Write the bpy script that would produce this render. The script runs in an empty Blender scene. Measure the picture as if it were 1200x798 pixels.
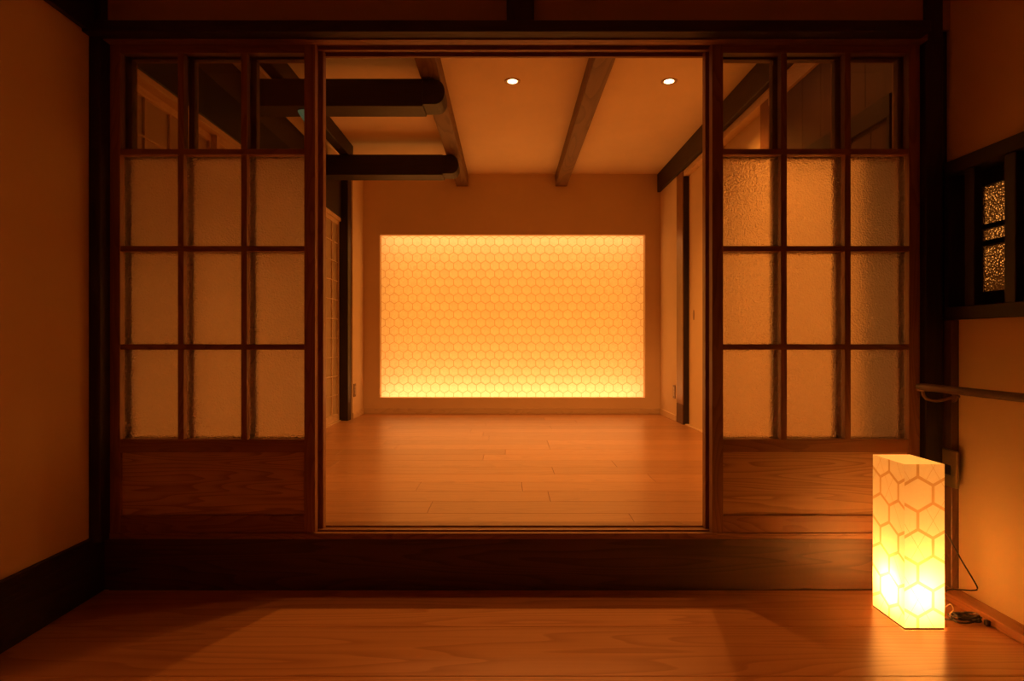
import bpy, bmesh, math, random
from mathutils import Vector, Matrix, noise as mnoise
random.seed(7)
C = bpy.context.scene.collection
SC = bpy.context.scene
PI = math.pi

# ------------------------------------------------------------ camera
cd = bpy.data.cameras.new('camera'); cam = bpy.data.objects.new('camera', cd); C.objects.link(cam)
cam.location = (0, 0, 0.927); cam.rotation_euler = (PI/2, 0, 0)
cd.sensor_fit = 'HORIZONTAL'; cd.sensor_width = 36.0; cd.lens = 36.0*734/1200
cd.shift_x = 5/1200; cd.shift_y = 1/1200; cd.clip_start = 0.02; cd.clip_end = 60
SC.camera = cam
# ------------------------------------------------------------ world, exposure, lights
w = bpy.data.worlds.new('night'); SC.world = w; w.use_nodes = True
w.node_tree.nodes['Background'].inputs[0].default_value = (0.10, 0.045, 0.012, 1)
w.node_tree.nodes['Background'].inputs[1].default_value = 0.02
SC.view_settings.view_transform = 'Standard'; SC.view_settings.look = 'None'
SC.view_settings.exposure = 0.0; SC.view_settings.gamma = 1.0; SC.view_settings.use_curve_mapping = False
SC.cycles.max_bounces = 12; SC.cycles.diffuse_bounces = 7; SC.cycles.transmission_bounces = 10
SC.cycles.glossy_bounces = 4; SC.cycles.transparent_max_bounces = 12
SC.cycles.sample_clamp_indirect = 6.0; SC.cycles.caustics_reflective = False
SC.cycles.use_denoising = True

LED = (1.0, 0.36, 0.034)
STRIP = (1.0, 0.42, 0.15)
DOWN = (1.0, 0.34, 0.055)
BULB = (1.0, 0.37, 0.062)
PANEL_W, STRIP_TOP_W, STRIP_BOT_W = 16.0, 4.2, 8.0
DOWN_W = 80.0
BULB_STRENGTH = 860.0

def area(name, loc, rot, sx, sy, power, col):
    l = bpy.data.lights.new(name, 'AREA'); l.shape = 'RECTANGLE'; l.size = sx; l.size_y = sy
    l.energy = power; l.color = col
    o = bpy.data.objects.new(name, l); C.objects.link(o); o.location = loc; o.rotation_euler = rot
    return o
# the light box behind the hexagon screen: an even LED sheet and a strip along its top and its bottom
PX0, PX1, PZ0, PZ1, PY = -1.258, 1.351, 0.373, 1.976, 6.245
area('led_sheet', ((PX0+PX1)/2, PY+0.20, (PZ0+PZ1)/2), (-PI/2, 0, 0), PX1-PX0, PZ1-PZ0, PANEL_W, LED)
area('led_strip_top', ((PX0+PX1)/2, PY+0.13, PZ1+0.03), (-PI/6, 0, 0), PX1-PX0, 0.03, STRIP_TOP_W, STRIP)
area('led_strip_bottom', ((PX0+PX1)/2, PY+0.13, PZ0-0.03), (PI+PI/6, 0, 0), PX1-PX0, 0.03, STRIP_BOT_W, STRIP)
# added unseen light behind the lattice window, so its glass glows
pl = bpy.data.lights.new('window_fill_light', 'POINT'); pl.energy = 0.45; pl.color = DOWN; pl.shadow_soft_size = 0.08
po = bpy.data.objects.new('window_fill_light', pl); C.objects.link(po); po.location = (2.25, 2.75, 1.42)

# ------------------------------------------------------------ materials
def newmat(name):
    m = bpy.data.materials.new(name); m.use_nodes = True
    nt = m.node_tree; b = nt.nodes['Principled BSDF']
    return m, nt, b
def N(nt, t, **kw):
    n = nt.nodes.new(t)
    for k, v in kw.items():
        if hasattr(n, k): setattr(n, k, v)
        else: n.inputs[k].default_value = v
    return n
def wood(name, dark, light, axis='x', ring=9.0, rough=0.45, coat=0.0, seed=0.0, contrast=1.0, stretch=0.13, bump=0.08):
    """long grain with cathedral figure; axis = direction the grain runs"""
    m, nt, b = newmat(name); L = nt.links
    tc = N(nt, 'ShaderNodeTexCoord'); oi = N(nt, 'ShaderNodeObjectInfo')
    off = N(nt, 'ShaderNodeVectorMath', operation='SCALE'); off.inputs[3].default_value = 13.7
    comb = N(nt, 'ShaderNodeCombineXYZ'); 
    for i in range(3): L.new(oi.outputs['Random'], comb.inputs[i])
    L.new(comb.outputs[0], off.inputs[0])
    add = N(nt, 'ShaderNodeVectorMath', operation='ADD'); L.new(tc.outputs['Object'], add.inputs[0]); L.new(off.outputs[0], add.inputs[1])
    mp = N(nt, 'ShaderNodeMapping'); L.new(add.outputs[0], mp.inputs[0])
    s = {'x': (0.55, 1, 1), 'y': (1, 0.55, 1), 'z': (1, 1, 0.55)}[axis]
    f = ring
    mp.inputs['Scale'].default_value = tuple(f*(stretch if c != 1 else 1.0) for c in s)
    mp.inputs['Location'].default_value = (seed, seed*1.7, seed*0.6)
    n1 = N(nt, 'ShaderNodeTexNoise'); n1.inputs['Scale'].default_value = 0.9; n1.inputs['Detail'].default_value = 2.0
    n1.inputs['Roughness'].default_value = 0.35
    L.new(mp.outputs[0], n1.inputs['Vector'])
    mul = N(nt, 'ShaderNodeMath', operation='MULTIPLY'); mul.inputs[1].default_value = 16.0; L.new(n1.outputs[0], mul.inputs[0])
    fr = N(nt, 'ShaderNodeMath', operation='FRACT'); L.new(mul.outputs[0], fr.inputs[0])
    ramp = N(nt, 'ShaderNodeValToRGB'); e = ramp.color_ramp.elements
    e[0].position = 0.0; e[0].color = (1, 1, 1, 1); e[1].position = 1.0; e[1].color = (0.0, 0.0, 0.0, 1)
    x = e.new(0.55); x.color = (0.75, 0.75, 0.75, 1)
    x = e.new(0.92); x.color = (0.08, 0.08, 0.08, 1)
    x = e.new(0.97); x.color = (0.5, 0.5, 0.5, 1); e[-1].color = (1, 1, 1, 1)
    L.new(fr.outputs[0], ramp.inputs[0])
    # fine fibres
    mp2 = N(nt, 'ShaderNodeMapping'); L.new(add.outputs[0], mp2.inputs[0])
    q = {'x': (2.0, 90, 90), 'y': (90, 2.0, 90), 'z': (90, 90, 2.0)}[axis]; mp2.inputs['Scale'].default_value = q
    n2 = N(nt, 'ShaderNodeTexNoise'); n2.inputs['Scale'].default_value = 1.0; n2.inputs['Detail'].default_value = 4.0
    L.new(mp2.outputs[0], n2.inputs['Vector'])
    mx = N(nt, 'ShaderNodeMix', data_type='FLOAT'); mx.inputs[0].default_value = 0.45
    L.new(ramp.outputs[0], mx.inputs[2]); L.new(n2.outputs[0], mx.inputs[3])
    if contrast != 1.0:
        mr = N(nt, 'ShaderNodeMapRange'); mr.inputs[3].default_value = 0.5-0.5*contrast+0.1; mr.inputs[4].default_value = 0.5+0.5*contrast+0.1
        L.new(mx.outputs[0], mr.inputs[0]); src = mr.outputs[0]
    else: src = mx.outputs[0]
    col = N(nt, 'ShaderNodeMix', data_type='RGBA'); col.inputs[6].default_value = (*dark, 1); col.inputs[7].default_value = (*light, 1)
    L.new(src, col.inputs[0])
    hs = N(nt, 'ShaderNodeHueSaturation'); L.new(col.outputs[2], hs.inputs['Color'])
    vr = N(nt, 'ShaderNodeMapRange'); vr.inputs[3].default_value = 0.86; vr.inputs[4].default_value = 1.12
    L.new(oi.outputs['Random'], vr.inputs[0]); L.new(vr.outputs[0], hs.inputs['Value'])
    L.new(hs.outputs[0], b.inputs['Base Color'])
    b.inputs['Roughness'].default_value = rough
    if coat: b.inputs['Coat Weight'].default_value = coat; b.inputs['Coat Roughness'].default_value = 0.22
    bp = N(nt, 'ShaderNodeBump'); bp.inputs['Strength'].default_value = bump; bp.inputs['Distance'].default_value = 0.002
    L.new(src, bp.inputs['Height']); L.new(bp.outputs[0], b.inputs['Normal'])
    return m
def plaster(name, col, bump=0.25, scale=60.0):
    m, nt, b = newmat(name); L = nt.links
    tc = N(nt, 'ShaderNodeTexCoord')
    n = N(nt, 'ShaderNodeTexNoise'); n.inputs['Scale'].default_value = scale; n.inputs['Detail'].default_value = 6; L.new(tc.outputs['Object'], n.inputs['Vector'])
    n2 = N(nt, 'ShaderNodeTexNoise'); n2.inputs['Scale'].default_value = 2.3; n2.inputs['Detail'].default_value = 3; L.new(tc.outputs['Object'], n2.inputs['Vector'])
    mx = N(nt, 'ShaderNodeMix', data_type='RGBA'); mx.inputs[6].default_value = (*[c*0.9 for c in col], 1); mx.inputs[7].default_value = (*[min(1, c*1.06) for c in col], 1)
    L.new(n2.outputs[0], mx.inputs[0]); L.new(mx.outputs[2], b.inputs['Base Color'])
    b.inputs['Roughness'].default_value = 0.9; b.inputs['Specular IOR Level'].default_value = 0.15
    bp = N(nt, 'ShaderNodeBump'); bp.inputs['Strength'].default_value = bump; bp.inputs['Distance'].default_value = 0.0015
    L.new(n.outputs[0], bp.inputs['Height']); L.new(bp.outputs[0], b.inputs['Normal'])
    return m
def paper(name, col, trans=0.6, var=0.1, fibre=26.0, ovar=0.05):
    m, nt, b = newmat(name); L = nt.links; nt.nodes.remove(b); out = nt.nodes['Material Output']
    tc = N(nt, 'ShaderNodeTexCoord'); oi = N(nt, 'ShaderNodeObjectInfo')
    n = N(nt, 'ShaderNodeTexNoise'); n.inputs['Scale'].default_value = fibre; n.inputs['Detail'].default_value = 5; n.inputs['Distortion'].default_value = 1.5
    L.new(tc.outputs['Object'], n.inputs['Vector'])
    mr = N(nt, 'ShaderNodeMapRange'); mr.inputs[3].default_value = 1-var; mr.inputs[4].default_value = 1+var*0.6; L.new(n.outputs[0], mr.inputs[0])
    vr = N(nt, 'ShaderNodeMapRange'); vr.inputs[3].default_value = 1-ovar; vr.inputs[4].default_value = 1.0; L.new(oi.outputs['Random'], vr.inputs[0])
    mm = N(nt, 'ShaderNodeMath', operation='MULTIPLY'); L.new(mr.outputs[0], mm.inputs[0]); L.new(vr.outputs[0], mm.inputs[1])
    hs = N(nt, 'ShaderNodeHueSaturation'); hs.inputs['Color'].default_value = (*col, 1); L.new(mm.outputs[0], hs.inputs['Value'])
    d = N(nt, 'ShaderNodeBsdfDiffuse'); t = N(nt, 'ShaderNodeBsdfTranslucent')
    L.new(hs.outputs[0], d.inputs[0]); L.new(hs.outputs[0], t.inputs[0])
    ms = N(nt, 'ShaderNodeMixShader'); ms.inputs[0].default_value = trans
    L.new(d.outputs[0], ms.inputs[1]); L.new(t.outputs[0], ms.inputs[2]); L.new(ms.outputs[0], out.inputs[0])
    return m
def simple(name, col, rough=0.5, metal=0.0, spec=0.5):
    m, nt, b = newmat(name); L = nt.links
    tc = N(nt, 'ShaderNodeTexCoord'); n = N(nt, 'ShaderNodeTexNoise'); n.inputs['Scale'].default_value = 35; L.new(tc.outputs['Object'], n.inputs['Vector'])
    mr = N(nt, 'ShaderNodeMapRange'); mr.inputs[3].default_value = rough*0.85; mr.inputs[4].default_value = min(1, rough*1.15)
    L.new(n.outputs[0], mr.inputs[0]); L.new(mr.outputs[0], b.inputs['Roughness'])
    b.inputs['Base Color'].default_value = (*col, 1); b.inputs['Metallic'].default_value = metal; b.inputs['Specular IOR Level'].default_value = spec
    return m
def emit(name, col, s):
    m, nt, b = newmat(name); b.inputs['Base Color'].default_value = (*col, 1)
    b.inputs['Emission Color'].default_value = (*col, 1); b.inputs['Emission Strength'].default_value = s
    return m
def textured_glass(name, rough, scale, strength, tint=(0.97, 0.95, 0.91), dist=0.003, milk=0.0, ior=1.12):
    m, nt, b = newmat(name); L = nt.links; nt.nodes.remove(b); out = nt.nodes['Material Output']
    tc = N(nt, 'ShaderNodeTexCoord')
    v = N(nt, 'ShaderNodeTexVoronoi'); v.inputs['Scale'].default_value = scale; L.new(tc.outputs['Object'], v.inputs['Vector'])
    n = N(nt, 'ShaderNodeTexNoise'); n.inputs['Scale'].default_value = scale*0.7; n.inputs['Detail'].default_value = 3; L.new(tc.outputs['Object'], n.inputs['Vector'])
    ad = N(nt, 'ShaderNodeMath', operation='ADD'); L.new(v.outputs['Distance'], ad.inputs[0]); L.new(n.outputs[0], ad.inputs[1])
    bp = N(nt, 'ShaderNodeBump'); bp.inputs['Strength'].default_value = strength; bp.inputs['Distance'].default_value = dist
    L.new(ad.outputs[0], bp.inputs['Height'])
    r = N(nt, 'ShaderNodeBsdfRefraction'); r.inputs['Color'].default_value = (*tint, 1); r.inputs['Roughness'].default_value = rough; r.inputs['IOR'].default_value = ior
    g = N(nt, 'ShaderNodeBsdfGlossy'); g.inputs['Roughness'].default_value = 0.16; g.inputs['Color'].default_value = (0.9, 0.9, 0.9, 1)
    L.new(bp.outputs[0], r.inputs['Normal']); L.new(bp.outputs[0], g.inputs['Normal'])
    ms = N(nt, 'ShaderNodeMixShader'); ms.inputs[0].default_value = 0.05
    tr = N(nt, 'ShaderNodeBsdfTranslucent'); tr.inputs[0].default_value = (*tint, 1); L.new(bp.outputs[0], tr.inputs['Normal'])
    mk = N(nt, 'ShaderNodeMixShader'); mk.inputs[0].default_value = milk; L.new(r.outputs[0], mk.inputs[1]); L.new(tr.outputs[0], mk.inputs[2])
    L.new(mk.outputs[0], ms.inputs[1]); L.new(g.outputs[0], ms.inputs[2])
    # the pattern is pressed into the face a ray meets first; the far face is smooth
    geo = N(nt, 'ShaderNodeNewGeometry'); tp = N(nt, 'ShaderNodeBsdfTransparent'); bf = N(nt, 'ShaderNodeMixShader')
    L.new(geo.outputs['Backfacing'], bf.inputs[0]); L.new(ms.outputs[0], bf.inputs[1]); L.new(tp.outputs[0], bf.inputs[2]); L.new(bf.outputs[0], out.inputs[0])
    return m
def clear_glass(name):
    m, nt, b = newmat(name); L = nt.links; nt.nodes.remove(b); out = nt.nodes['Material Output']
    t = N(nt, 'ShaderNodeBsdfTransparent'); t.inputs[0].default_value = (0.93, 0.92, 0.89, 1)
    g = N(nt, 'ShaderNodeBsdfGlossy'); g.inputs['Roughness'].default_value = 0.02
    fz = N(nt, 'ShaderNodeFresnel'); fz.inputs[0].default_value = 1.45
    ms = N(nt, 'ShaderNodeMixShader'); L.new(fz.outputs[0], ms.inputs[0])
    L.new(t.outputs[0], ms.inputs[1]); L.new(g.outputs[0], ms.inputs[2]); L.new(ms.outputs[0], out.inputs[0])
    return m

WALL = plaster('cream_plaster', (0.74, 0.60, 0.42), 0.2)
WALL_FRONT = plaster('ochre_plaster', (0.84, 0.66, 0.39), 0.45, 90)
CEIL = plaster('ceiling_paper', (0.88, 0.77, 0.60), 0.05)
DARKWOOD_X = wood('dark_timber_x', (0.010, 0.005, 0.003), (0.030, 0.015, 0.008), 'x', 7, 0.55, bump=0.3)
DARKWOOD_Y = wood('dark_timber_y', (0.010, 0.005, 0.003), (0.030, 0.015, 0.008), 'y', 7, 0.55, bump=0.3)
DARKWOOD_Z = wood('dark_timber_z', (0.009, 0.004, 0.003), (0.028, 0.014, 0.008), 'z', 7, 0.5, bump=0.3)
BEAM_Y = wood('old_beam_y', (0.13, 0.07, 0.035), (0.26, 0.16, 0.08), 'y', 6, 0.6, bump=0.35)
STEP = wood('step_timber', (0.030, 0.013, 0.006), (0.105, 0.048, 0.022), 'x', 11, 0.5, stretch=0.06, bump=0.3)
DOORWOOD_Z = wood('door_wood_z', (0.17, 0.068, 0.028), (0.34, 0.165, 0.078), 'z', 12, 0.42, bump=0.1)
DOORWOOD_X = wood('door_wood_x', (0.17, 0.068, 0.028), (0.34, 0.165, 0.078), 'x', 12, 0.42, bump=0.1)
DOORPANEL = wood('door_panel_wood', (0.24, 0.115, 0.05), (0.68, 0.44, 0.24), 'x', 15, 0.42, stretch=0.07, seed=3.1, bump=0.12)
FLOOR_IN = wood('inner_floor_oak', (0.34, 0.165, 0.072), (0.48, 0.255, 0.12), 'x', 6, 0.42, coat=0.25, contrast=0.8, bump=0.05)
FLOOR_OUT = wood('front_floor_cedar', (0.36, 0.15, 0.058), (0.62, 0.32, 0.15), 'x', 6.5, 0.30, stretch=0.09, coat=0.6, seed=1.3, bump=0.03)
LIGHTWOOD_Z = wood('light_wood_z', (0.58, 0.42, 0.25), (0.78, 0.62, 0.42), 'z', 12, 0.5)
LIGHTWOOD_Y = wood('light_wood_y', (0.58, 0.42, 0.25), (0.78, 0.62, 0.42), 'y', 12, 0.5)
LIGHTWOOD_X = wood('light_wood_x', (0.56, 0.42, 0.27), (0.74, 0.60, 0.42), 'x', 12, 0.5)
TRIMWOOD_Y = wood('brown_trim_y', (0.20, 0.085, 0.035), (0.36, 0.17, 0.075), 'y', 10, 0.45)
CLOSET = plaster('closet_panel', (0.80, 0.64, 0.40), 0.05)
SHOJI = paper('shoji_paper', (0.66, 0.56, 0.40), 0.25, 0.04)
FROST = textured_glass('patterned_glass', 0.34, 150, 1.0, dist=0.004, milk=0.10)
RIPPLE = textured_glass('hammered_glass', 0.16, 110, 1.0, dist=0.010, milk=0.1, ior=1.4)
CLEAR = clear_glass('clear_glass')
WASHI = paper('washi_hexagon', (0.90, 0.84, 0.74), 0.72, 0.26, 34.0, 0.07)
WASHI_BAND = paper('washi_band', (0.66, 0.50, 0.32), 0.66, 0.05)
LAMP_PAPER = paper('lantern_paper', (0.97, 0.94, 0.88), 0.28, 0.05, 60)
LAMP_BAND = paper('lantern_band', (0.72, 0.56, 0.36), 0.24, 0.05)
BLACK = simple('black_rubber', (0.012, 0.009, 0.008), 0.45)
BRONZE = simple('aged_bronze', (0.30, 0.19, 0.11), 0.35, 0.9)
PLATE = simple('olive_metal_plate', (0.22, 0.18, 0.09), 0.4, 0.5)
PLASTIC = simple('brown_plastic', (0.20, 0.12, 0.06), 0.4)
IVORY = simple('ivory_plastic', (0.60, 0.48, 0.32), 0.4)
DARKHOLE = simple('dark_slot', (0.01, 0.006, 0.004), 0.7)
BOXWHITE = simple('light_box_white', (0.85, 0.85, 0.85), 0.8)
WIRE = simple('twist_tie', (0.75, 0.6, 0.4), 0.5)
GLOW = emit('lamp_glow', (1.0, 0.72, 0.38), 14.0)
BULBGLOW = emit('bulb_glow', BULB, BULB_STRENGTH)
LENS_GREEN = emit('indicator_green', (0.35, 0.75, 0.45), 0.10)

# ------------------------------------------------------------ helpers
def tag(o, label=None, cat=None, group=None, kind=None):
    if label: o['label'] = label
    if cat: o['category'] = cat
    if group: o['group'] = group
    if kind: o['kind'] = kind
    return o
def empty(name, loc, label=None, cat=None, group=None, kind=None):
    o = bpy.data.objects.new(name, None); C.objects.link(o); o.location = loc; o.empty_display_size = 0.05
    return tag(o, label, cat, group, kind)
def world_loc(o):
    v = Vector(o.location)
    while o.parent: o = o.parent; v += Vector(o.location)
    return v
def link(name, bm, mat, parent=None, origin=None, smooth=False):
    """bm is in world coordinates; the object's origin goes to `origin` (default: parent's, or the bbox base)"""
    if origin is None:
        if parent is not None: origin = world_loc(parent)
        else:
            xs = [v.co for v in bm.verts]
            origin = Vector(((min(v.x for v in xs)+max(v.x for v in xs))/2, (min(v.y for v in xs)+max(v.y for v in xs))/2, min(v.z for v in xs)))
    origin = Vector(origin)
    bmesh.ops.translate(bm, verts=bm.verts, vec=-origin)
    bmesh.ops.recalc_face_normals(bm, faces=bm.faces)
    me = bpy.data.meshes.new(name); bm.to_mesh(me); bm.free()
    me.materials.append(mat)
    if smooth:
        for p in me.polygons: p.use_smooth = True
    o = bpy.data.objects.new(name, me); C.objects.link(o)
    if parent is not None: o.parent = parent; o.location = origin-world_loc(parent)
    else: o.location = origin
    return o
def bx(bm, x0, x1, y0, y1, z0, z1, bev=0.0):
    r = bmesh.ops.create_cube(bm, size=1.0)
    vs = r['verts']
    for v in vs:
        v.co = Vector((x0 if v.co.x < 0 else x1, y0 if v.co.y < 0 else y1, z0 if v.co.z < 0 else z1))
    if bev > 0:
        es = list({e for v in vs for e in v.link_edges})
        bmesh.ops.bevel(bm, geom=es, offset=bev, segments=1, affect='EDGES')
    return bm
def box(name, x0, x1, y0, y1, z0, z1, mat, parent=None, bev=0.0, **k):
    return link(name, bx(bmesh.new(), x0, x1, y0, y1, z0, z1, bev), mat, parent, **k)
def struct(name, bm, mat, parent=None):
    o = link(name, bm, mat, parent)
    if parent is None: o['kind'] = 'structure'
    return o
def sbox(name, *a, bev=0.0): 
    mat = a[6]; return struct(name, bx(bmesh.new(), *a[:6], bev), mat)
def tube(bm, pts, r, seg=8, cap=True):
    pts = [Vector(p) for p in pts]; rings = []
    for i, p in enumerate(pts):
        d = (pts[min(i+1, len(pts)-1)]-pts[max(i-1, 0)]).normalized()
        u = d.cross(Vector((0, 0, 1)))
        if u.length < 1e-3: u = d.cross(Vector((0, 1, 0)))
        u.normalize(); v = d.cross(u)
        rr = r[i] if isinstance(r, (list, tuple)) else r
        rings.append([bm.verts.new(p+u*math.cos(2*PI*k/seg)*rr+v*math.sin(2*PI*k/seg)*rr) for k in range(seg)])
    for a, b in zip(rings, rings[1:]):
        for k in range(seg): bm.faces.new((a[k], a[(k+1) % seg], b[(k+1) % seg], b[k]))
    if cap: bm.faces.new(rings[0]); bm.faces.new(rings[-1])
    return bm
def smooth_path(pts, n=6):
    P = [Vector(p) for p in pts]; out = []
    for i in range(len(P)-1):
        p0, p1, p2, p3 = P[max(i-1, 0)], P[i], P[i+1], P[min(i+2, len(P)-1)]
        for k in range(n):
            t = k/n; out.append(0.5*((2*p1)+(p2-p0)*t+(2*p0-5*p1+4*p2-p3)*t*t+(-p0+3*p1-3*p2+p3)*t**3))
    out.append(P[-1]); return out
def prism(bm, poly, y0, y1, axis='y'):
    """poly in (x,z) extruded along y"""
    a = [bm.verts.new((p[0], y0, p[1])) for p in poly]; b = [bm.verts.new((p[0], y1, p[1])) for p in poly]
    bm.faces.new(a); bm.faces.new(b)
    for i in range(len(poly)): j = (i+1) % len(poly); bm.faces.new((a[i], a[j], b[j], b[i]))
    return bm
def disc(bm, cx, cy, z0, z1, r, seg=32):
    a = [bm.verts.new((cx+r*math.cos(2*PI*k/seg), cy+r*math.sin(2*PI*k/seg), z0)) for k in range(seg)]
    b = [bm.verts.new((cx+r*math.cos(2*PI*k/seg), cy+r*math.sin(2*PI*k/seg), z1)) for k in range(seg)]
    bm.faces.new(a); bm.faces.new(b)
    for k in range(seg): bm.faces.new((a[k], a[(k+1) % seg], b[(k+1) % seg], b[k]))
    return bm
def clip(poly, u0, u1, v0, v1):
    def side(poly, f, g):
        out = []
        for i in range(len(poly)):
            a, b = poly[i], poly[(i+1) % len(poly)]; fa, fb = f(a), f(b)
            if fa >= 0: out.append(a)
            if (fa >= 0) != (fb >= 0):
                t = fa/(fa-fb); out.append((a[0]+(b[0]-a[0])*t, a[1]+(b[1]-a[1])*t))
        return out
    for f in (lambda p: p[0]-u0, lambda p: u1-p[0], lambda p: p[1]-v0, lambda p: v1-p[1]):
        poly = side(poly, f, None)
        if len(poly) < 3: return []
    ar = 0.5*sum(poly[i][0]*poly[(i+1) % len(poly)][1]-poly[(i+1) % len(poly)][0]*poly[i][1] for i in range(len(poly)))
    return poly if abs(ar) > 1e-6 else []
def hexes(u0, u1, v0, v1, cu, cv, hw, R, band):
    """cells, band quads and centres of a pointy-top hexagon net clipped to a rectangle"""
    cells, bands, row = [], [], 1.5*R
    j0 = int(math.floor((v0-cv)/row))-1; j1 = int(math.ceil((v1-cv)/row))+1
    for j in range(j0, j1+1):
        ox = cu+(hw if j % 2 else 0); i0 = int(math.floor((u0-ox)/(2*hw)))-1; i1 = int(math.ceil((u1-ox)/(2*hw)))+1
        for i in range(i0, i1+1):
            x, y = ox+2*hw*i, cv+row*j
            o = [(x, y+R), (x-hw, y+R/2), (x-hw, y-R/2), (x, y-R), (x+hw, y-R/2), (x+hw, y+R/2)]
            k = 1-band/hw/2
            n = [(x+(a-x)*k, y+(b-y)*k) for a, b in o]
            c = clip(n, u0, u1, v0, v1)
            if c: cells.append(((x, y), c))
            for q in range(6):
                p = clip([o[q], o[(q+1) % 6], n[(q+1) % 6], n[q]], u0, u1, v0, v1)
                if p: bands.append(p)
    return cells, bands

# ============================================================ SETTING
D0 = 2.328           # front face of the sliding glass doors
ZS = 0.215           # sill and inner floor height
ZK = 2.028           # underside of the lintel
CE = 2.572           # inner ceiling
XL, XR = -1.52, 1.635
# ---- front floor: wide cedar boards running left to right
def plank(x0, x1, y0, y1, z, mat, parent, name='plank', t=0.02, bev=0.0012):
    bm = bx(bmesh.new(), x0, x1, y0+0.0006, y1-0.0006, z-t, z, bev)
    return link(name, bm, mat, parent, origin=((x0+x1)/2, (y0+y1)/2, z-t))
fl = sbox('floor', XL-0.05, XR+0.05, -0.8, 2.34, -0.06, -0.0205, DARKWOOD_X)
y = 2.335; k = 0
while y > -0.7:
    plank(XL, XR, y-0.30, y, 0.0, FLOOR_OUT, fl); y -= 0.30; k += 1
# ---- inner floor: narrower boards with staggered ends
fi = sbox('floor_inner', -1.56, 1.60, 2.47, 6.17, ZS-0.06, ZS-0.0205, DARKWOOD_X)
rows = [2.47, 2.592] + [2.592+0.192*i for i in range(1, 19)]
rows = [r for r in rows if r < 6.10]+[6.165]
ends = {0: [0.50], 1: [-0.335], 2: [0.19], 3: [-0.44, 0.07], 4: [-0.95, 0.75], 5: [0.25], 6: [-1.0, 0.62], 7: [-0.15]}
for r in range(len(rows)-1):
    js = ends.get(r)
    if js is None:
        s = random.uniform(-1.4, -0.4); js = [s, s+1.2+random.uniform(-0.2, 0.2)] if s < -0.3 else [s]
        js = [j for j in js if j < 1.3]
    xs = [-1.545]+js+[1.585]
    for a, b in zip(xs, xs[1:]): plank(a+0.0006, b-0.0006, rows[r], rows[r+1], ZS, FLOOR_IN, fi)
# ---- step, sill and lintel
sbox('trim_1', XL+0.0, XR-0.0, 2.335, 2.50, 0.0, ZS-0.022, STEP, bev=0.004)                 # heavy step timber
bm = bmesh.new()
bx(bm, -1.478, 1.535, 2.322, 2.475, ZS-0.022, ZS-0.006, 0.002)
for a, b in ((2.322, D0+0.003), (D0+0.038, D0+0.054), (D0+0.093, 2.475)): bx(bm, -1.478, 1.535, a, b, ZS-0.007, ZS, 0.001)
struct('trim_2', bm, wood('sill_wood', (0.16, 0.07, 0.03), (0.34, 0.17, 0.08), 'x', 12, 0.4))
bm = bmesh.new()
bx(bm, -1.478, 1.535, 2.288, 2.436, ZK+0.014, ZK+0.05, 0.001)
for a, b in ((2.288, 2.3265), (D0+0.038, D0+0.054), (D0+0.093, 2.436)): bx(bm, -1.478, 1.535, a, b, ZK, ZK+0.016, 0.001)
struct('trim_3', bm, wood('lintel_wood', (0.16, 0.07, 0.03), (0.36, 0.18, 0.085), 'x', 12, 0.45))
sbox('trim_4', XL, 1.510, 2.262, 2.34, ZK+0.004, 2.073, DARKWOOD_X, bev=0.003).location.y = 2.262+0.039-0.03   # black rail over the lintel
sbox('trim_5', -0.004, 0.096, 2.27, 2.33, 2.0735, 2.70, DARKWOOD_Z, bev=0.003)            # short strut over the opening
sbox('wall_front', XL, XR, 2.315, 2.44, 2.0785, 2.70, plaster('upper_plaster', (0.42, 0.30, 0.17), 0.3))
# corner posts
sbox('trim_6', XL, -1.478, 2.27, 2.45, ZS-0.02, 2.20, DARKWOOD_Z, bev=0.003)
sbox('trim_7', 1.535, 1.60, 2.30, 2.47, ZS-0.02, 2.70, DARKWOOD_Z, bev=0.003)
sbox('trim_8', 1.590, XR, 2.330, 2.40, 0.0, 2.70, DARKWOOD_Z, bev=0.002)
# ---- front room shell
sbox('wall_left', XL-0.12, XL, -0.8, 2.50, -0.02, 2.70, WALL_FRONT)
sbox('baseboard_left', XL, XL+0.018, -0.7, 2.335, 0.0, ZS-0.002, DARKWOOD_Y, bev=0.002)
sbox('trim_9', XL, XL+0.022, -0.7, 2.27, 2.042, 2.26, DARKWOOD_Y, bev=0.002)
sbox('wall_rear', XL-0.12, XR+0.12, -0.82, -0.70, -0.02, 2.70, WALL_FRONT)
sbox('ceiling', XL-0.12, XR+0.12, -0.82, 2.44, 2.68, 2.75, plaster('front_ceiling', (0.80, 0.66, 0.46), 0.1))
# right wall with the lattice window opening
WY0, WY1, WZ0, WZ1 = 1.30, 2.31, 1.030, 1.560
bm = bmesh.new()
bx(bm, XR, XR+0.05, -0.7, WY0, 0, 2.70); bx(bm, XR, XR+0.05, WY1, 2.44, 0, 2.70)
bx(bm, XR, XR+0.05, WY0, WY1, 0, WZ0); bx(bm, XR, XR+0.05, WY0, WY1, WZ1, 2.70)
struct('wall_right', bm, WALL_FRONT)
sbox('baseboard_right', 1.572, XR, -0.7, 2.334, 0.0, 0.030, TRIMWOOD_Y, bev=0.003)
sbox('trim_10', 1.608, XR+0.01, 2.270, 2.334, 0.03, 1.004, wood('stud_wood', (0.05, 0.022, 0.010), (0.12, 0.055, 0.025), 'z', 9, 0.45), bev=0.002)

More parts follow.
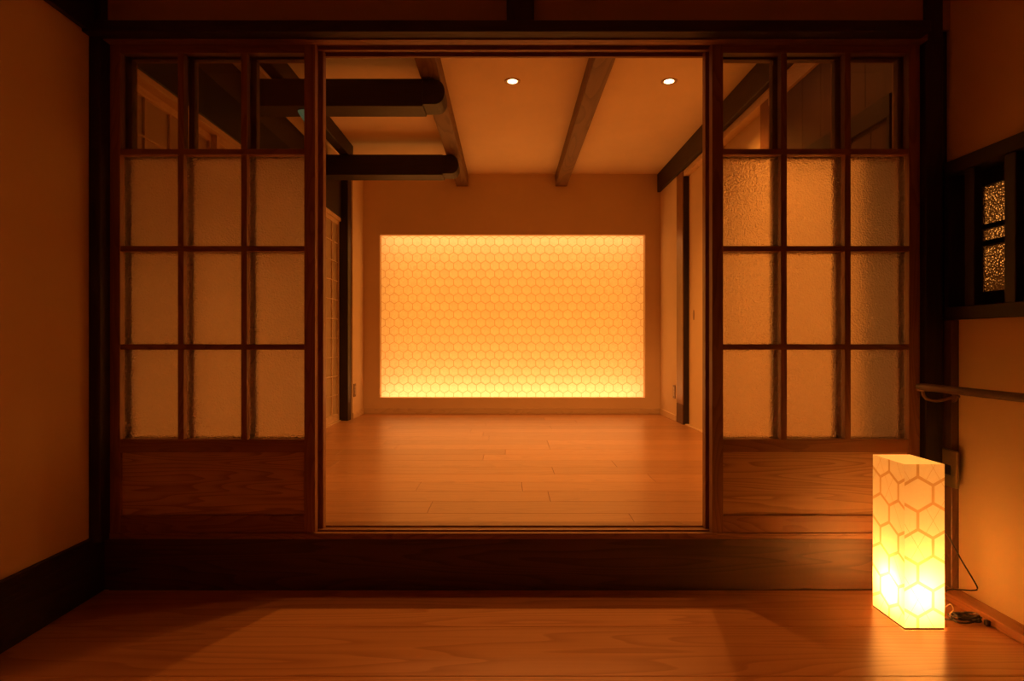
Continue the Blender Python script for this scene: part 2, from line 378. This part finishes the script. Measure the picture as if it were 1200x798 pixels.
# ---- window_1: dark lattice over hammered glass
win = empty('window_1', (1.66, 1.80, 1.0), kind='structure')
box('sill_rail', 1.608, 1.70, 1.28, 2.334, 1.005, 1.052, DARKWOOD_Y, win, 0.002)
box('head_rail', 1.608, 1.70, 1.28, 2.334, 1.533, 1.583, DARKWOOD_Y, win, 0.002)
box('window_jamb', 1.608, 1.70, 2.285, 2.3095, 1.052, 1.533, DARKWOOD_Z, win)
for i, yy in enumerate((2.218, 2.040, 1.862, 1.684, 1.506, 1.33)):
    box('lattice_bar', 1.617, 1.647, yy-0.045, yy, 1.052, 1.533, DARKWOOD_Z, win, 0.002)
for (a, b) in ((2.275, 2.334), (2.095, 2.145), (1.92, 1.965), (1.74, 1.785), (1.56, 1.605), (1.38, 1.425)):
    box('sash_stile', 1.705, 1.74, a, b, 1.02, 1.57, DARKWOOD_Z, win, 0.002)
for (a, b) in ((1.02, 1.105), (1.270, 1.287), (1.330, 1.346), (1.483, 1.57)):
    box('sash_rail', 1.706, 1.739, 1.40, 2.30, a, b, DARKWOOD_Y, win, 0.001)
for (a, b) in ((2.140, 2.280), (1.96, 2.10), (1.78, 1.925), (1.60, 1.745), (1.42, 1.565)):
    box('glass_pane', 1.721, 1.725, a, b, 1.10, 1.49, RIPPLE, win)
# passage behind the window
bm = bmesh.new()
bx(bm, 1.69, 2.6, -0.5, 3.6, 0.9, 0.95); bx(bm, 1.69, 2.6, -0.5, 3.6, 1.9, 1.95); bx(bm, 2.6, 2.65, -0.5, 3.6, 0.9, 1.95)
bx(bm, 1.69, 2.65, -0.55, -0.5, 0.9, 1.95); bx(bm, 1.69, 2.65, 3.6, 3.65, 0.9, 1.95)
struct('wall_passage', bm, WALL)
sbox('wall_passage_side', 1.69, 1.70, 2.44, 3.6, 0.95, 1.9, WALL)

# ============================================================ inner room shell
YB = 6.16
bm = bmesh.new()
bm.free()
for nm, a in (('wall_back', (PX0, PX1, PZ1, CE+0.03)), ('wall_back_left', (-1.56, PX0, 0.10, CE+0.03)), ('wall_back_right', (PX1, 1.60, 0.10, CE+0.03)), ('wall_back_bottom', (PX0, PX1, 0.10, PZ0))):
    o = link(nm, bx(bmesh.new(), a[0], a[1], YB, YB+0.08, a[2], a[3]), WALL, origin=(0, YB, 0)); o['kind'] = 'structure'
sbox('baseboard_back', -1.42, 1.50, YB-0.010, YB, ZS, ZS+0.055, LIGHTWOOD_X, bev=0.002)
sbox('ceiling_inner', -1.62, 1.66, 2.437, 6.26, CE, CE+0.05, CEIL)
# left side: rear plaster return, then shoji below a deep dark beam
sbox('wall_inner_left', -1.60, -1.42, 5.73, YB, 0.14, CE, WALL)
sbox('baseboard_inner_left', -1.42, -1.411, 5.73, YB-0.01, ZS, ZS+0.055, LIGHTWOOD_Y, bev=0.002)
sbox('trim_11', -1.53, -1.432, 5.612, 5.728, ZS-0.03, CE, DARKWOOD_Z, bev=0.003)
sbox('wall_left_upper', -1.60, -1.50, 2.437, 5.73, 2.437, CE, WALL)
sbox('wall_left_behind', -1.62, -1.575, 2.437, 5.73, 0.14, 2.44, WALL)
sbox('trim_12', -1.57, -1.492, 2.437, 5.61, 2.0, 2.029, LIGHTWOOD_Y, bev=0.002)           # shoji head rail
sbox('trim_13', -1.57, -1.492, 2.49, 5.61, ZS-0.03, ZS+0.008, LIGHTWOOD_Y, bev=0.002)     # shoji sill
# right side
sbox('wall_inner_right', 1.50, 1.62, 5.56, YB, 0.14, CE, WALL)
sbox('baseboard_inner_right', 1.491, 1.50, 5.56, YB-0.01, ZS, ZS+0.055, LIGHTWOOD_Y, bev=0.002)
bm = bx(bmesh.new(), 1.497, 1.62, 5.36, 5.558, ZS+0.17, 2.39, 0.003)
struct('trim_14', bm, wood('post_wood', (0.16, 0.08, 0.035), (0.33, 0.18, 0.08), 'z', 9, 0.35))
sbox('trim_15', 1.4965, 1.62, 5.3595, 5.5585, ZS-0.03, ZS+0.17, wood('post_foot_wood', (0.07, 0.03, 0.014), (0.13, 0.06, 0.03), 'z', 9, 0.45), bev=0.003)
sbox('post_shade_strip', 1.504, 1.548, 5.352, 5.3585, ZS, 2.339, DARKWOOD_Z)  # dark strip put in as shade on the post's unlit front face
sbox('trim_16', 1.505, 1.62, 3.62, 5.36, 2.34, 2.39, LIGHTWOOD_Y, bev=0.002)              # closet head
sbox('trim_17', 1.51, 1.62, 3.62, 3.75, ZS-0.03, 2.34, wood('jamb_wood', (0.22, 0.09, 0.04), (0.38, 0.18, 0.08), 'z', 9, 0.4), bev=0.003)
sbox('trim_18', 1.515, 1.62, 3.75, 5.36, ZS-0.03, ZS+0.006, LIGHTWOOD_Y, bev=0.002)
sbox('wall_closet', 1.60, 1.63, 3.75, 5.36, 0.14, 2.34, WALL)
# dark boarded wall near the opening
dk = sbox('wall_boarded', 1.535, 1.62, 2.475, 3.62, 0.14, 2.39, DARKWOOD_Z)
sbox('trim_21', 1.505, 1.62, 2.475, 3.62, 2.285, 2.39, LIGHTWOOD_Y, bev=0.002)
DB = wood('dark_board', (0.05, 0.020, 0.010), (0.09, 0.04, 0.02), 'z', 9, 0.5)
for i in range(6):
    link('board', bx(bmesh.new(), 1.522, 1.536, 2.478+i*0.19, 2.478+i*0.19+0.187, 1.91, 2.284, 0.001), DB, dk)
sbox('trim_19', 1.508, 1.536, 2.475, 3.62, 1.82, 1.91, DARKWOOD_Y, bev=0.002)
for i in range(2): link('board', bx(bmesh.new(), 1.522, 1.536, 2.478+i*0.15, 2.478+i*0.15+0.147, ZS, 1.82, 0.001), DB, dk)
d = empty('door_11', (1.53, 3.2, ZS+0.006), kind='structure')
box('leaf', 1.520, 1.5345, 2.79, 3.61, ZS+0.007, 1.819, CLOSET, d, 0.0015)
sbox('trim_20', 1.508, 1.536, 2.475, 2.495, ZS, 1.82, DARKWOOD_Z, bev=0.002)

# ============================================================ sliding glass doors
def glass_door(name, x0, x1, yf, handle_side):
    d = empty(name, ((x0+x1)/2, yf+0.015, ZS-0.005), kind='structure')
    T = 0.037; st = 0.041
    zt, zb = ZK+0.010, ZS-0.005
    for a in ((x0, x0+st), (x1-st, x1)): box('stile', a[0], a[1], yf, yf+T, zb, zt, DOORWOOD_Z, d, 0.0015)
    ix0, ix1 = x0+st, x1-st
    box('top_rail', ix0, ix1, yf+0.001, yf+T-0.001, 2.000, zt, DOORWOOD_X, d, 0.001)
    box('middle_rail', ix0, ix1, yf+0.001, yf+T-0.001, 0.514, 0.562, DOORWOOD_X, d, 0.0015)
    box('bottom_rail', ix0, ix1, yf+0.001, yf+T-0.001, zb, 0.279, DOORWOOD_X, d, 0.0015)
    box('wood_panel', ix0-0.004, ix1+0.004, yf+0.014, yf+0.023, 0.275, 0.518, DOORPANEL, d)
    w = (ix1-ix0-2*0.022)/3
    cols = [(ix0+i*(w+0.022), ix0+i*(w+0.022)+w) for i in range(3)]
    for i in (0, 1): box('muntin', cols[i][1], cols[i][1]+0.022, yf+0.002, yf+T-0.002, 0.562, 2.000, DOORWOOD_Z, d, 0.001)
    zr = [(1.622, 1.643), (1.262, 1.282), (0.896, 0.916)]
    for a, b in zr: box('muntin', ix0, ix1, yf+0.0015, yf+T-0.0015, a, b, DOORWOOD_X, d, 0.001)
    zz = [(1.643, 2.000, CLEAR, 'clear_pane'), (1.282, 1.622, FROST, 'patterned_pane'), (0.916, 1.262, FROST, 'patterned_pane'), (0.562, 0.896, FROST, 'patterned_pane')]
    for c in cols:
        for a, b, m, nm in zz:
            box(nm, c[0]-0.003, c[1]+0.003, yf+0.0255, yf+0.0285, a-0.003, b+0.003, m, d)
    return d
glass_door('door_1', -1.482, -0.716, D0, 1)
glass_door('door_2', -1.470, -0.702, D0+0.055, 1)
glass_door('door_3', 0.760, 1.533, D0, -1)
glass_door('door_4', 0.752, 1.525, D0+0.055, -1)

# ---- shoji along the left
def shoji(name, y0, y1, off):
    x = -1.545+off
    d = empty(name, (x, (y0+y1)/2, ZS+0.008), kind='structure')
    zb, zt = ZS+0.009, 1.999
    for a, b in ((y0, y0+0.034), (y1-0.034, y1)): box('stile', x-0.014, x+0.014, a, b, zb, zt, LIGHTWOOD_Z, d, 0.001)
    box('bottom_rail', x-0.013, x+0.013, y0+0.034, y1-0.034, zb, zb+0.06, LIGHTWOOD_Y, d, 0.001)
    box('top_rail', x-0.013, x+0.013, y0+0.034, y1-0.034, zt-0.034, zt, LIGHTWOOD_Y, d, 0.001)
    n = 10; h = (zt-0.034-zb-0.06)/n
    for i in range(1, n): box('muntin', x-0.002, x+0.010, y0+0.034, y1-0.034, zb+0.06+i*h-0.004, zb+0.06+i*h+0.004, LIGHTWOOD_Y, d)
    for i in range(1, 4):
        yy = y0+(y1-y0)*i/4; box('muntin', x-0.001, x+0.009, yy-0.005, yy+0.005, zb+0.06, zt-0.034, LIGHTWOOD_Z, d)
    box('paper', x-0.004, x-0.002, y0+0.03, y1-0.03, zb+0.055, zt-0.03, SHOJI, d)
for i, (a, b, o) in enumerate(((4.81, 5.61, 0.022), (4.03, 4.83, -0.008), (3.25, 4.05, 0.022), (2.47, 3.27, -0.008))):
    shoji('door_%d' % (5+i), a, b, o)
# ---- tall closet doors on the right
for i, (a, b, x) in enumerate(((4.54, 5.351, 1.549), (3.752, 4.56, 1.572))):
    d = empty('door_%d' % (9+i), (x+0.01, (a+b)/2, ZS+0.006), kind='structure')
    box('leaf', x, x+0.022, a, b, ZS+0.007, 2.339, CLOSET, d, 0.0015)
    yy = b-0.14 if i == 0 else a+0.1
    bm = bmesh.new()
    prism(bm, [(0.016*math.cos(2*PI*k/20), 0.042*math.sin(2*PI*k/20)) for k in range(20)], -0.002, 0.003)
    for v in bm.verts: v.co = Vector((x-v.co.y, yy+v.co.x, 1.147+v.co.z))
    link('finger_pull', bm, BRONZE, d)

# ============================================================ beams (things)
def beam(name, x0, x1, y0, y1, z0, z1, mat, label, bev=0.004):
    o = link(name, bx(bmesh.new(), x0, x1, y0, y1, z0, z1, bev), mat); tag(o, label, 'beam'); return o
beam('ceiling_beam', -0.504, -0.390, 2.44, YB, 2.45, CE-0.001, BEAM_Y, 'brown timber ceiling beam running over the two black cross beams, left of centre')
beam('ceiling_beam', 0.468, 0.582, 2.44, YB, 2.45, CE-0.001, BEAM_Y, 'brown timber ceiling beam running front to back between the two glowing downlights')
beam('ceiling_beam', 1.470, 1.60, 2.44, YB, 2.392, CE-0.001, DARKWOOD_Y, 'dark timber beam along the top of the right inner wall')
beam('ceiling_beam', -1.372, -1.300, 2.44, 5.27, 2.45, CE-0.001, DARKWOOD_Y, 'thin dark ceiling beam close to the left inner wall, above the cross beams')
beam('wall_beam', -1.573, -1.490, 2.44, 5.61, 2.030, 2.436, DARKWOOD_Y, 'deep dark timber beam above the row of paper sliding doors')
def cross_beam(xe, y0, y1, z0, z1, label):
    r = empty('cross_beam', ((-1.49+xe)/2, (y0+y1)/2, z0), label, 'beam', 'black cross beams on the left')
    box('timber', -1.489, xe-0.125, y0, y1, z0, z1, DARKWOOD_X, r, 0.004)
    h = z1-z0; za, zb = z0+0.012, z1-0.004; cx = xe-0.07; R = (zb-za)/2; cz = (za+zb)/2
    poly = [(xe-0.135, za), (xe-0.065, za)]
    for k in range(1, 14):
        t = -PI/2+PI*k/14; poly.append((xe-0.065+0.065*math.cos(t)**0.8, cz+R*math.sin(t)))
    poly += [(xe-0.065, zb), (xe-0.135, zb)]
    link('rounded_nose', prism(bmesh.new(), poly, y0+0.004, y1-0.004), DARKWOOD_X, r)
cross_beam(-0.363, 3.60, 3.778, 2.280, 2.438, 'black cross beam with a rounded nose, the nearer and higher-looking one')
cross_beam(-0.402, 5.09, 5.27, 2.280, 2.446, 'black cross beam with a rounded nose, the farther one by the back wall')

# ============================================================ light panel
lp = empty('light_panel', ((PX0+PX1)/2, PY, PZ0), 'glowing panel of paper hexagons set into the back wall', 'light panel')
cells, bands = hexes(PX0-0.004, PX1+0.004, PZ0-0.004, PZ1+0.004, 1.28, 0.464, 0.0455, 0.0540, 0.0050)
def plate(bm, poly, y0, t):
    a = [bm.verts.new((p[0], y0, p[1])) for p in poly]; b = [bm.verts.new((p[0], y0+t, p[1])) for p in poly]
    bm.faces.new(a); bm.faces.new(b)
    for i in range(len(poly)): j = (i+1) % len(poly); bm.faces.new((a[i], a[j], b[j], b[i]))
def area2(p): return abs(sum(p[i][0]*p[(i+1) % len(p)][1]-p[(i+1) % len(p)][0]*p[i][1] for i in range(len(p))))/2
full = [c for c in cells if area2(c[1]) > 0.95*max(area2(q[1]) for q in cells)]
cx, cz = 0.05, 1.1
full.sort(key=lambda c: (abs(c[0][0]-cx)/1.3)**2*0+math.hypot(c[0][0]-cx, c[0][1]-cz))
single = full[:300]; ids = {id(c) for c in single}
base = None
for c in single:
    if base is None:
        bm = bmesh.new()
        vs = [bm.verts.new((p[0]-c[0][0], 0, p[1]-c[0][1])) for p in c[1]]; bm.faces.new(vs)
        me = bpy.data.meshes.new('hexagon'); bm.to_mesh(me); bm.free(); me.materials.append(WASHI); base = me
    o = bpy.data.objects.new('hexagon', base); C.objects.link(o); o.parent = lp
    o.location = Vector((c[0][0], PY-random.uniform(0, 0.0012), c[0][1]))-Vector(lp.location)
bm = bmesh.new()
for c in cells:
    if id(c) in ids: continue
    vs = [bm.verts.new((p[0], PY, p[1])) for p in c[1]]; bm.faces.new(vs)
o = link('outer_hexagons', bm, WASHI, lp); o['kind'] = 'stuff'
bm = bmesh.new()
for p in bands: bm.faces.new([bm.verts.new((q[0], PY+0.0025, q[1])) for q in p])
link('joint_lattice', bm, WASHI_BAND, lp)
# white light box behind
bm = bmesh.new()
bx(bm, PX0-0.10, PX1+0.10, PY+0.22, PY+0.24, PZ0-0.10, PZ1+0.10)
bx(bm, PX0-0.12, PX0-0.10, YB+0.08, PY+0.24, PZ0-0.10, PZ1+0.10); bx(bm, PX1+0.10, PX1+0.12, YB+0.08, PY+0.24, PZ0-0.10, PZ1+0.10)
bx(bm, PX0-0.12, PX1+0.12, YB+0.08, PY+0.24, PZ0-0.12, PZ0-0.10); bx(bm, PX0-0.12, PX1+0.12, YB+0.08, PY+0.24, PZ1+0.10, PZ1+0.12)
link('light_box', bm, BOXWHITE, lp)

# ============================================================ downlights
def downlight(x, y, label, power=1.0):
    r = empty('downlight', (x, y, CE-0.008), label, 'light', 'ceiling downlights')
    bm = bmesh.new(); seg = 40; prof = [(0.0275, 0.0), (0.036, -0.002), (0.047, -0.006), (0.050, -0.004), (0.051, 0.0)]
    rings = [[bm.verts.new((x+p*math.cos(2*PI*k/seg), y+p*math.sin(2*PI*k/seg), CE-0.001+q)) for k in range(seg)] for p, q in prof]
    for a, b in zip(rings, rings[1:]):
        for k in range(seg): bm.faces.new((a[k], a[(k+1) % seg], b[(k+1) % seg], b[k]))
    link('trim_ring', bm, IVORY, r, smooth=True)
    link('lens', disc(bmesh.new(), x, y, CE-0.004, CE-0.001, 0.028), GLOW, r)
    l = bpy.data.lights.new('downlight_spot', 'SPOT'); l.energy = DOWN_W*power; l.color = DOWN; l.spot_size = math.radians(125); l.spot_blend = 0.6
    l.shadow_soft_size = 0.05
    s = bpy.data.objects.new('downlight_spot', l); C.objects.link(s); s.parent = r; s.location = (0, 0, -0.035)
downlight(0.03, 3.96, 'round glowing ceiling downlight between the two brown ceiling beams')
downlight(1.02, 3.96, 'round glowing ceiling downlight nearest the right inner wall')

downlight(0.03, 2.95, 'added fill downlight just inside the lintel, unseen above the opening on the centre line', 0.2)  # weak unseen light, added to brighten the front floor
downlight(1.02, 2.95, 'added fill downlight just inside the lintel, unseen above the right glass doors', 0.2)  # second added fill for the front floor, also out of view

# ============================================================ small fittings
def outlet(xw, side, y, z, label):
    """side=+1: plate faces +x (on a left wall), -1 faces -x"""
    r = empty('wall_outlet', (xw, y, z), label, 'outlet')
    def f(nm, d0, d1, a0, a1, b0, b1, m, bev=0):
        xs = sorted((xw+side*d0, xw+side*d1)); return box(nm, xs[0], xs[1], y+a0, y+a1, z+b0, z+b1, m, r, bev)
    f('plate', 0.0005, 0.007, -0.036, 0.036, -0.06, 0.06, PLASTIC, 0.002)
    for k in (-1, 0, 1):
        f('socket', 0.007, 0.009, -0.016, 0.016, k*0.028-0.011, k*0.028+0.011, IVORY, 0.001)
        for s in (-1, 1): f('slot', 0.009, 0.0093, s*0.006-0.001, s*0.006+0.001, k*0.028-0.004, k*0.028+0.004, DARKHOLE)
outlet(1.50, -1, 5.63, 0.475, 'small brown wall outlet on the right inner wall beside the post')
outlet(-1.42, 1, 5.80, 0.475, 'small brown wall outlet on the left inner wall beyond the paper doors')
r = empty('wall_plate', (1.615, 2.285, 0.468), 'square olive metal socket plate on the dark stud behind the paper lantern', 'outlet')
box('plate', 1.596, 1.6075, 2.228, 2.333, 0.402, 0.535, PLATE, r, 0.0015)
box('socket', 1.593, 1.596, 2.255, 2.285, 0.445, 0.480, DARKHOLE, r, 0.001)
box('back_box', 1.596, 1.607, 2.333, 2.345, 0.41, 0.53, DARKHOLE, r)
# ---- small indicator lamp under the nearer cross beam
r = empty('indicator_lamp', (-1.19, 3.69, 2.215), 'small pale green cone shaped indicator light under the nearer black cross beam', 'light')
bm = bmesh.new(); bmesh.ops.create_cone(bm, cap_ends=True, segments=20, radius1=0.006, radius2=0.046, depth=0.062, matrix=Matrix.Translation((-1.19, 3.69, 2.246)))
link('shade', bm, LENS_GREEN, r, smooth=False)
bm = bmesh.new(); bmesh.ops.create_cone(bm, cap_ends=True, segments=20, radius1=0.048, radius2=0.048, depth=0.003, matrix=Matrix.Translation((-1.19, 3.69, 2.2785)))
link('mount', bm, BLACK, r)

# ---- handrail
hr = empty('handrail', (1.50, 1.5, 0.76), 'dark round wooden handrail on a curled bracket along the right wall', 'handrail')
pts = [(1.5, 2.292, 0.762), (1.5, 2.288, 0.762), (1.5, 2.27, 0.762)]+[(1.5, 2.2-0.3*i, 0.7625) for i in range(9)]
link('rail', tube(bmesh.new(), pts, [0.006, 0.011]+[0.0135]*(len(pts)-2), 16), wood('rail_wood', (0.07, 0.03, 0.014), (0.15, 0.07, 0.035), 'y', 14, 0.35), hr, smooth=True)
for yb in (2.262, 1.0):
    bm = bmesh.new()
    tube(bm, smooth_path([(1.5, yb, 0.750), (1.502, yb, 0.732), (1.515, yb, 0.718), (1.540, yb, 0.712), (1.570, yb+0.002, 0.714), (1.60, yb+0.004, 0.722), (1.634, yb+0.005, 0.727)], 5), 0.0055, 10)
    b = link('bracket', bm, BRONZE, hr, smooth=True)
    bm = bmesh.new(); bmesh.ops.create_cone(bm, cap_ends=True, segments=20, radius1=0.020, radius2=0.017, depth=0.008, matrix=Matrix.Translation((1.613, yb+0.004, 0.725)) @ Matrix.Rotation(PI/2, 4, 'Y'))
    link('rosette', bm, BRONZE, b, smooth=False)
    bm = bmesh.new(); bx(bm, 1.490, 1.510, yb-0.022, yb+0.022, 0.7465, 0.7505, 0.001); link('saddle', bm, BRONZE, b)

# ============================================================ paper lantern
LX0, LX1, LY0, LY1, LZ0, LZ1 = 1.275, 1.404, 2.013, 2.188, 0.006, 0.532
la = empty('paper_lantern', ((LX0+LX1)/2, (LY0+LY1)/2, 0), 'tall glowing paper floor lantern with hexagon pattern standing by the step', 'lantern')
def lantern_face(org, eu, ev, U, V, cu, cv, nrm):
    org, eu, ev, nrm = Vector(org), Vector(eu), Vector(ev), Vector(nrm)
    cells, bands = hexes(0, U, 0, V, cu, cv, 0.0490, 0.0565, 0.0095)
    bm = bmesh.new()
    for p in bands: bm.faces.new([bm.verts.new(org+eu*q[0]+ev*q[1]) for q in p])
    # faint ribs crossing the cells, glued outside the paper
    for (c, poly) in cells:
        for t in (math.radians(60), math.radians(120)):
            if random.random() < 0.35: continue
            d = (math.cos(t), math.sin(t)); n = (-d[1]*0.0005, d[0]*0.0005); L = 0.046
            q = clip([(c[0]-d[0]*L-n[0], c[1]-d[1]*L-n[1]), (c[0]+d[0]*L-n[0], c[1]+d[1]*L-n[1]), (c[0]+d[0]*L+n[0], c[1]+d[1]*L+n[1]), (c[0]-d[0]*L+n[0], c[1]-d[1]*L+n[1])], 0, U, 0, V)
            if q: bm.faces.new([bm.verts.new(org+eu*p[0]+ev*p[1]+nrm*0.0006) for p in q])
    side = link('side_panel', bm, LAMP_BAND, la)
    for (c, poly) in cells:
        bm = bmesh.new(); bm.faces.new([bm.verts.new(org+eu*q[0]+ev*q[1]) for q in poly])
        link('hexagon', bm, LAMP_PAPER, side)
H = LZ1-LZ0
lantern_face((LX0, LY0, LZ0), (1, 0, 0), (0, 0, 1), LX1-LX0, H, 1.318-LX0, 0.0965-LZ0, (0, -1, 0))
lantern_face((LX0, LY0, LZ0), (0, 1, 0), (0, 0, 1), LY1-LY0, H, 2.094-LY0, 0.0965-LZ0, (-1, 0, 0))
lantern_face((LX1, LY0, LZ0), (0, 1, 0), (0, 0, 1), LY1-LY0, H, 0.07, 0.0965-LZ0, (1, 0, 0))
lantern_face((LX0, LY1, LZ0), (1, 0, 0), (0, 0, 1), LX1-LX0, H, 0.05, 0.0965-LZ0, (0, 1, 0))
bm = bmesh.new(); bm.faces.new([bm.verts.new(p) for p in ((LX0, LY0, LZ1), (LX1, LY0, LZ1), (LX1, LY1, LZ1), (LX0, LY1, LZ1))])
link('top_panel', bm, LAMP_PAPER, la)
box('base_board', LX0+0.001, LX1-0.001, LY0+0.001, LY1-0.001, 0.0, LZ0-0.0005, simple('base_dark', (0.10, 0.06, 0.035), 0.6), la)
BXc, BYc, BZc = 1.330, 2.092, 0.112
bm = bmesh.new(); bmesh.ops.create_cone(bm, cap_ends=True, segments=20, radius1=0.022, radius2=0.016, depth=0.07, matrix=Matrix.Translation((BXc, BYc, 0.041)))
link('bulb_holder', bm, IVORY, la)
bm = bmesh.new(); bmesh.ops.create_icosphere(bm, subdivisions=2, radius=0.026, matrix=Matrix.Translation((BXc, BYc, BZc)))
link('bulb', bm, BULBGLOW, la, smooth=True)

# ---- cord
pc = empty('power_cord', (1.52, 2.12, 0.003), 'black power cord looping behind the lantern with a tied bundle on the floor', 'cord')
loop = smooth_path([(1.4065, 2.16, 0.36), (1.44, 2.16, 0.335), (1.50, 2.15, 0.277), (1.57, 2.17, 0.172), (1.605, 2.165, 0.11), (1.622, 2.163, 0.074), (1.605, 2.165, 0.066), (1.565, 2.166, 0.068), (1.52, 2.166, 0.066), (1.47, 2.15, 0.035), (1.445, 2.10, 0.006), (1.47, 2.07, 0.006)], 6)
link('cord', tube(bmesh.new(), loop, 0.0026, 8), BLACK, pc, smooth=True)
bm = bmesh.new(); rnd = random.Random(3); P = []
for k in range(60):
    t = 2*PI*k/12; q = 1+0.18*math.sin(k*0.9)
    P.append((1.505+0.040*q*math.cos(t)+0.010*math.sin(t), 2.062+0.017*q*math.sin(t)-0.012*math.cos(t), 0.008+0.022*k/60+0.004*math.sin(k*1.3)))
P.append((1.545, 2.045, 0.010))
tube(bm, smooth_path(P, 3), 0.0030, 6)
link('cord_bundle', bm, BLACK, pc, smooth=True)
bm = bmesh.new(); bx(bm, 1.552, 1.568, 2.030, 2.046, 0.002, 0.020, 0.003)
link('plug', bm, BLACK, pc)
bm = bmesh.new(); tube(bm, smooth_path([(1.448, 2.07, 0.050), (1.458, 2.062, 0.062), (1.466, 2.06, 0.044), (1.458, 2.066, 0.026), (1.474, 2.050, 0.020)], 6), 0.002, 6)
link('tie', bm, WIRE, pc, smooth=True)
